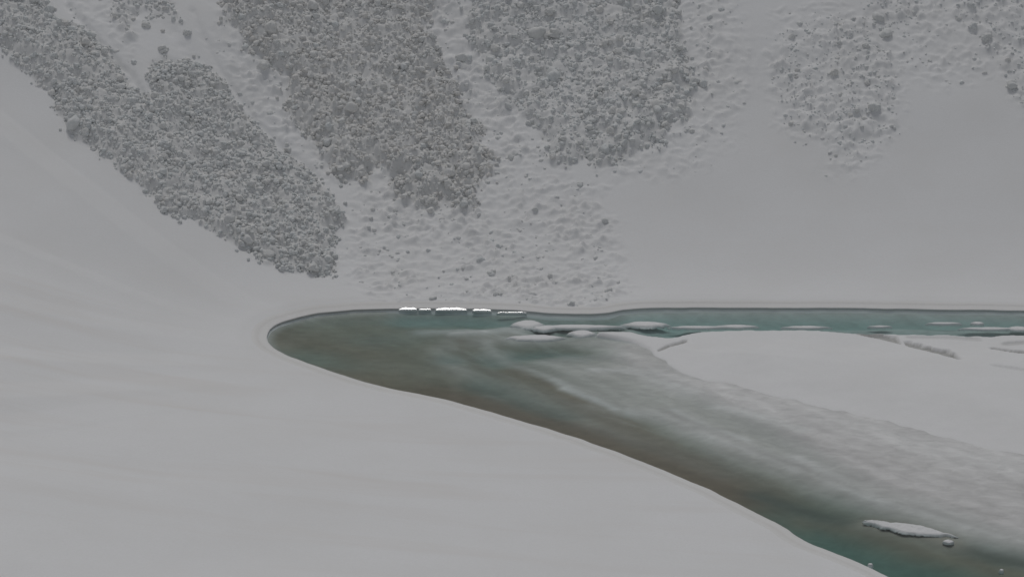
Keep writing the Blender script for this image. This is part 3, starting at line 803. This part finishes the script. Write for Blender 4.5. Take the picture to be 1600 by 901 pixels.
singles = []        # (x, y, radius, tongue index) candidates for lumps that stand as objects of their own
stuff_n = 0
for ti, T in enumerate(TONGUES):
    P = T['poly']; r = np.random.default_rng(100 + ti)
    lo = P.min(0) - 1; hi = P.max(0) + 1
    lo = np.maximum(lo, (-80, 165)); hi = np.minimum(hi, (80, 262))
    A_ = (hi[0] - lo[0]) * (hi[1] - lo[1])
    nA, nB = int(A_ * 10.0), int(A_ * 26)
    nn_ = nA + nB
    x = r.uniform(lo[0], hi[0], nn_); y = r.uniform(lo[1], hi[1], nn_)
    d = tongue_mask(T, x, y)
    fine = np.arange(nn_) >= nA
    rad = np.where(fine, 0.09 * np.exp(r.normal(0, 0.25, nn_)), T['med'] * np.exp(r.normal(0, 0.40, nn_)))
    rad = np.clip(rad, 0.06, 0.45)
    big = sstep(-0.2, 0.5, fbm(x / 4 + 13, y / 4 + ti * 7, 3)); rad *= 0.85 + 0.35 * big
    edge = np.exp(-np.maximum(d, 0) / 2.0); rad *= 1 + 0.15 * edge
    pr = sstep(-0.25, 0.25, d) * T['dens'] * np.clip(0.8 + 0.8 * fbm(x / 2.6 + 51, y / 2.6, 3), 0.15, 1)
    pr = np.where((d > -1.0) & (d < -0.1), np.maximum(pr, 0.03), pr)
    pr *= np.where(fine, 0.22, np.clip(0.2 / rad, 0.2, 1.2) ** 1.4 * 0.9)
    ok = r.uniform(size=nn_) < pr
    x, y, rad, d, fine = x[ok], y[ok], rad[ok], d[ok], fine[ok]
    # keep what the photographed slope shows: frame with a margin
    z = full_height(x, y)
    z = z + rad * r.uniform(*T['sink'], len(x))
    z = z + np.where(fine, 0.06, 0)
    T['pts'] = (x, y, z, rad); T['fine'] = fine
    order = np.argsort(-rad)
    for i in order[:120]:
        singles.append((rad[i], ti, i))
# scattered lumps half sunk in the softened snow between the tongues
r = np.random.default_rng(77)
nn_ = 46000
x = r.uniform(-62, 62, nn_); y = r.uniform(176, 236, nn_)
lmv = lump_mask(x, y); cl = sstep(0.0, 0.5, fbm(x / 2.6 + 5, y / 2.6 + 9, 3))
ok = r.uniform(size=nn_) < lmv * (0.04 + 0.34 * cl)
x, y = x[ok], y[ok]
cov = np.zeros(len(x)); 
for T in TONGUES: cov = np.maximum(cov, sstep(-0.5, 0.3, tongue_mask(T, x, y)))
ok = (cov < 0.4) & (poly_dist(x, y, LAKE)[0] < -1.5)
x, y = x[ok], y[ok]
rad = np.clip(0.16 * np.exp(r.normal(0, 0.45, len(x))), 0.07, 0.42)
BUR = (x, y, full_height(x, y) - rad * r.uniform(0.1, 0.8, len(x)), rad)

def in_frame(x, y, z, mrg=0.02):
    cp, sp = math.cos(PITCH), math.sin(PITCH)
    dz = z - CAM_H
    f = y * cp - dz * sp; u = y * sp + dz * cp
    return (np.abs(x / f) < math.tan(HFOV / 2) * (1 + mrg)) & (np.abs(u / f) < math.tan(HFOV / 2) * 901 / 1600 * (1 + mrg))

# lumps that the photograph lets one point at: (px, py, size px, label)
NAMED = [
    (255, 77, 17, 'lone large dark snow lump on the bare slide chute at upper left'),
    (293, 52, 14, 'dark snow lump on the right edge of the bare slide chute'),
    (228, 39, 15, 'snow lump at the top of the bare slide chute'),
    (255, 50, 8, 'small snow lump resting in the bare chute above the lone large one'),
    (209, 99, 9, 'small snow lump at the left edge of the bare chute, by the packed tongue'),
    (52, 6, 20, 'big rounded snow lump at the top left, upper of two above the left tongue'),
    (77, 15, 17, 'big rounded snow lump at the top left, lower of two above the left tongue'),
    (424, 55, 24, 'largest smooth dark snow block near the top of the middle tongue, at its left'),
    (431, 76, 15, 'oval snow block just below the largest smooth dark block'),
    (413, 108, 20, 'wide dark snow block at the left edge of the middle tongue, above bare snow'),
    (440, 100, 12, 'round dark snow block right of the wide one at the middle tongue edge'),
    (490, 27, 18, 'tall dark snow block near the top edge in the middle tongue'),
    (550, 188, 18, 'rounded dark snow block low in the left half of the middle tongue'),
    (721, 92, 20, 'large dark snow block alone in the gap between middle and right tongues'),
    (766, 95, 16, 'snow block right of the large dark one in the gap between tongues'),
    (838, 57, 26, 'biggest rounded snow block in the upper left of the right tongue'),
    (866, 63, 20, 'rounded snow block touching the biggest one in the right tongue'),
    (839, 25, 15, 'round snow ball at the top of the right tongue, left of a pair'),
    (858, 29, 16, 'round snow ball at the top of the right tongue, right of a pair'),
    (953, 44, 13, 'dark round snow ball in the upper middle of the right tongue'),
    (977, 27, 11, 'small dark snow ball above and right of the dark round ball'),
    (1025, 27, 18, 'snow block split in two near the top of the right tongue'),
    (862, 125, 30, 'broad bluish snow block in the left centre of the right tongue'),
    (965, 90, 16, 'oval dark snow block in the centre of the right tongue'),
    (1053, 128, 13, 'dark snow ball near the right edge of the right tongue'),
    (1085, 127, 18, 'elongated dark snow block lying just outside the right tongue, left half of a pair'),
    (1099, 133, 16, 'elongated dark snow block lying just outside the right tongue, right half of a pair'),
    (1042, 144, 20, 'lumpy dark snow block below the dark ball in the right tongue'),
    (1027, 172, 20, 'large dark snow block low on the right side of the right tongue'),
    (970, 188, 13, 'round dark snow ball low in the middle of the right tongue'),
    (1383, 52, 20, 'dark split snow block standing above the half buried patch'),
    (1372, 27, 20, 'dark snow block above the split block at upper right'),
    (1580, 136, 19, 'dark rounded snow block lowest in the top right corner'),
    (1541, 63, 18, 'dark snow block in the middle of the top right lumps'),
    (1351, 79, 12, 'small dark snow ball at the upper right of the half buried patch'),
    (1302, 122, 15, 'round snow lump in the centre of the half buried patch'),
    (1365, 171, 20, 'ragged dark snow lump at the lower right of the half buried patch'),
    (525, 434, 8, 'small snow ball that rolled past the foot of the left tongue'),
    (116, 200, 24, 'big dark snow block at the left rim of the left tongue'),
    (420, 400, 20, 'large snow block at the lower left rim of the left tongue'),
    (360, 357, 16, 'snow block on the lower rim of the left tongue, above the large one'),
    (492, 424, 18, 'low wide snow block at the foot of the left tongue'),
    (945, 242, 18, 'rounded bluish snow block at the foot of the right tongue'),
    (728, 273, 17, 'dark snow block at the lower right of the middle tongue'),
    (702, 285, 16, 'rounded dark snow block beside the lower right block of the middle tongue'),
    (798, 248, 12, 'small dark snow lump on soft snow between middle and right tongues'),
    (905, 290, 12, 'snow lump alone on soft snow below the foot of the right tongue'),
]
np_ = on_ground([(a, b + s * 0.35) for a, b, s, _ in NAMED])
for (a, b, s, lab), p in zip(NAMED, np_):
    z0 = float(full_height(np.array([p[0]]), np.array([p[1]]))[0])
NAMED_R = []
sr = np.random.default_rng(9)
# shared meshes of the single lumps
SINGLE_ME = []
for i in range(16):
    q, F = lump_shape(4 if i < 8 else 3, sr)
    me = mesh_np('snow_lump', q, F); SINGLE_ME.append(me); me.materials.append(M_CHUNK)
    fattr(me, 'tone', np.full(len(q), sr.uniform(0.1, 0.7))); fattr(me, 'lump_shade', np.full(len(q), sr.uniform(0.2, 0.6)))

def single(p, z, rad, label, group, k, stretch=1.0):
    o = bpy.data.objects.new('snow_lump', SINGLE_ME[k % len(SINGLE_ME)]); COL.objects.link(o)
    o.location = (p[0], p[1], z)
    o.rotation_euler = tuple(sr.uniform(-0.5, 0.5, 2)) + (sr.uniform(0, 6.28),)
    o.scale = (rad * stretch * sr.uniform(0.95, 1.1), rad * sr.uniform(0.85, 1.0), rad * sr.uniform(0.8, 0.95))
    return tag(o, label, 'snow lump', group)

taken = []
for k_, ((a, b, s, lab), p) in enumerate(zip(NAMED, np_)):
    z0 = float(full_height(p[:1], p[1:2])[0])
    rad = s * 0.5 * np.hypot(p[1], CAM_H - z0) / FPX * 0.95
    single(p, z0 + 0.1 * rad, rad, lab, 'snow lumps that stand out', k_)
    taken.append((p[0], p[1], rad))
taken = np.array(taken)

# the largest of the others, by tongue
PLACE = {'left': 'left tongue', 'patch': 'patch above the chute', 'middle': 'middle tongue', 'right': 'right tongue',
         'rightpatch': 'half buried patch', 'corner': 'top right corner lumps'}
ORD = ['first', 'second', 'third', 'fourth', 'fifth', 'sixth', 'seventh', 'eighth', 'ninth', 'tenth', 'eleventh', 'twelfth', 'thirteenth', 'fourteenth',
       'fifteenth', 'sixteenth', 'seventeenth', 'eighteenth', 'nineteenth', 'twentieth']
singles.sort(reverse=True)
count = 0
pulled = {ti: set() for ti in range(len(TONGUES))}
chosen = []
for rad, ti, i in singles:
    if count >= 253: break
    x, y, z, rr = (a[i] for a in TONGUES[ti]['pts'])
    if not in_frame(np.array(x), np.array(y), np.array(z), -0.01): continue
    if (np.hypot(taken[:, 0] - x, taken[:, 1] - y) < taken[:, 2] + rr * 0.6).any(): pulled[ti].add(i); continue
    chosen.append((ti, x, y, z, rr)); pulled[ti].add(i); count += 1
cells = {}
for ti in range(len(TONGUES)):
    mem = [c for c in chosen if c[0] == ti]
    if not mem: continue
    if len(mem) < 12:
        cells[(ti, 'the')] = mem; continue
    ys = sorted(c[2] for c in mem); nb = 3 if len(mem) < 60 else 5
    names = ['lowest', 'middle', 'topmost'] if nb == 3 else ['lowest', 'lower', 'middle', 'upper', 'topmost']
    for bnd in range(nb):
        row = sorted(mem, key=lambda c: c[2])[bnd * len(mem) // nb:(bnd + 1) * len(mem) // nb]
        cells[(ti, names[bnd])] = row
for (ti, nmb), row in cells.items():
    row.sort(key=lambda c: c[1] / c[2])
    pl = PLACE[TONGUES[ti]['nm']]
    for q, (ti_, x, y, z, rr) in enumerate(row):
        lab = (ORD[q] if q < len(ORD) else 'far right') + ' from left of the larger lumps in '
        lab += ('the ' if nmb == 'the' else 'the %s fifth of the ' % nmb if len(row) and any(k[0] == ti and k[1] == 'upper' for k in cells) else 'the %s third of the ' % nmb) + pl
        single((x, y), z, rr, lab, 'larger lumps of the ' + pl, q + 3 + ti)

for ti, T in enumerate(TONGUES):
    x, y, z, rad = T['pts']
    r = np.random.default_rng(300 + ti)
    m = np.ones(len(x), bool); m[list(pulled[ti])] = False
    dn = np.hypot(x[:, None] - taken[None, :, 0], y[:, None] - taken[None, :, 1])
    m &= ~(dn < taken[None, :, 2] * 0.75).any(1)
    m &= in_frame(x, y, z, 0.22)
    x, y, z, rad = x[m], y[m], z[m], rad[m]
    P = np.stack([x, y, z], 1)
    fine = T['fine'][m]
    parts = [(fine, TINY, F_TINY), (~fine & (rad <= 0.33), LOW, F_LOW), (~fine & (rad > 0.33), MID, F_MID)]
    lump_shade = np.clip(sstep(0.12, 0.36, rad) * 0.9 + r.normal(0, 0.18, len(rad)), 0, 1) * ~fine  # bigger lumps painted darker to stand for their shaded faces
    Vs_, Fs_, tn, wt, off = [], [], [], [], 0
    for mm, shp, fb in parts:
        if not mm.any(): continue
        v_, f_ = joined(P[mm], rad[mm], r, shp, fb)
        Vs_.append(v_); Fs_.append(f_ + off); off += len(v_); k_ = len(shp[0][0])
        tn.append(np.repeat(T['tint'] + r.normal(0, 0.2, mm.sum()), k_)); wt.append(np.repeat(lump_shade[mm], k_))
    me = mesh_np('avalanche_debris', np.concatenate(Vs_), np.concatenate(Fs_)); fattr(me, 'tone', np.concatenate(tn)); fattr(me, 'lump_shade', np.concatenate(wt))
    tag(link('avalanche_debris', me, M_CHUNK), T['lab'], 'avalanche debris', 'avalanche tongues on the far slope', 'stuff')
    print(T['nm'], len(x), 'lumps', len(me.polygons), 'tris')
x, y, z, rad = BUR
m = in_frame(x, y, z, 0.22)
r = np.random.default_rng(400)
V1, F1 = joined(np.stack([x, y, z], 1)[m], rad[m], r, LOW, F_LOW)
me = mesh_np('scattered_debris', V1, F1); fattr(me, 'tone', np.repeat(r.uniform(0.1, 0.5, m.sum()), len(LOW[0][0]))); fattr(me, 'lump_shade', np.repeat(r.uniform(0.0, 0.4, m.sum()), len(LOW[0][0])))
tag(link('scattered_debris', me, M_CHUNK), 'small snow crumbs half sunk in the soft snow between the tongues', 'snow crumbs', kind='stuff')
print('tris', sum(len(o.data.polygons) * (2 if o.name in ('snow_slope', 'snow_floe', 'lake_bed') else 1) for o in bpy.data.objects if o.type == 'MESH'))
print('crumbs', m.sum(), 'singles', count + len(NAMED), 'terrain', len(bpy.data.meshes['snow_slope'].polygons) * 2)
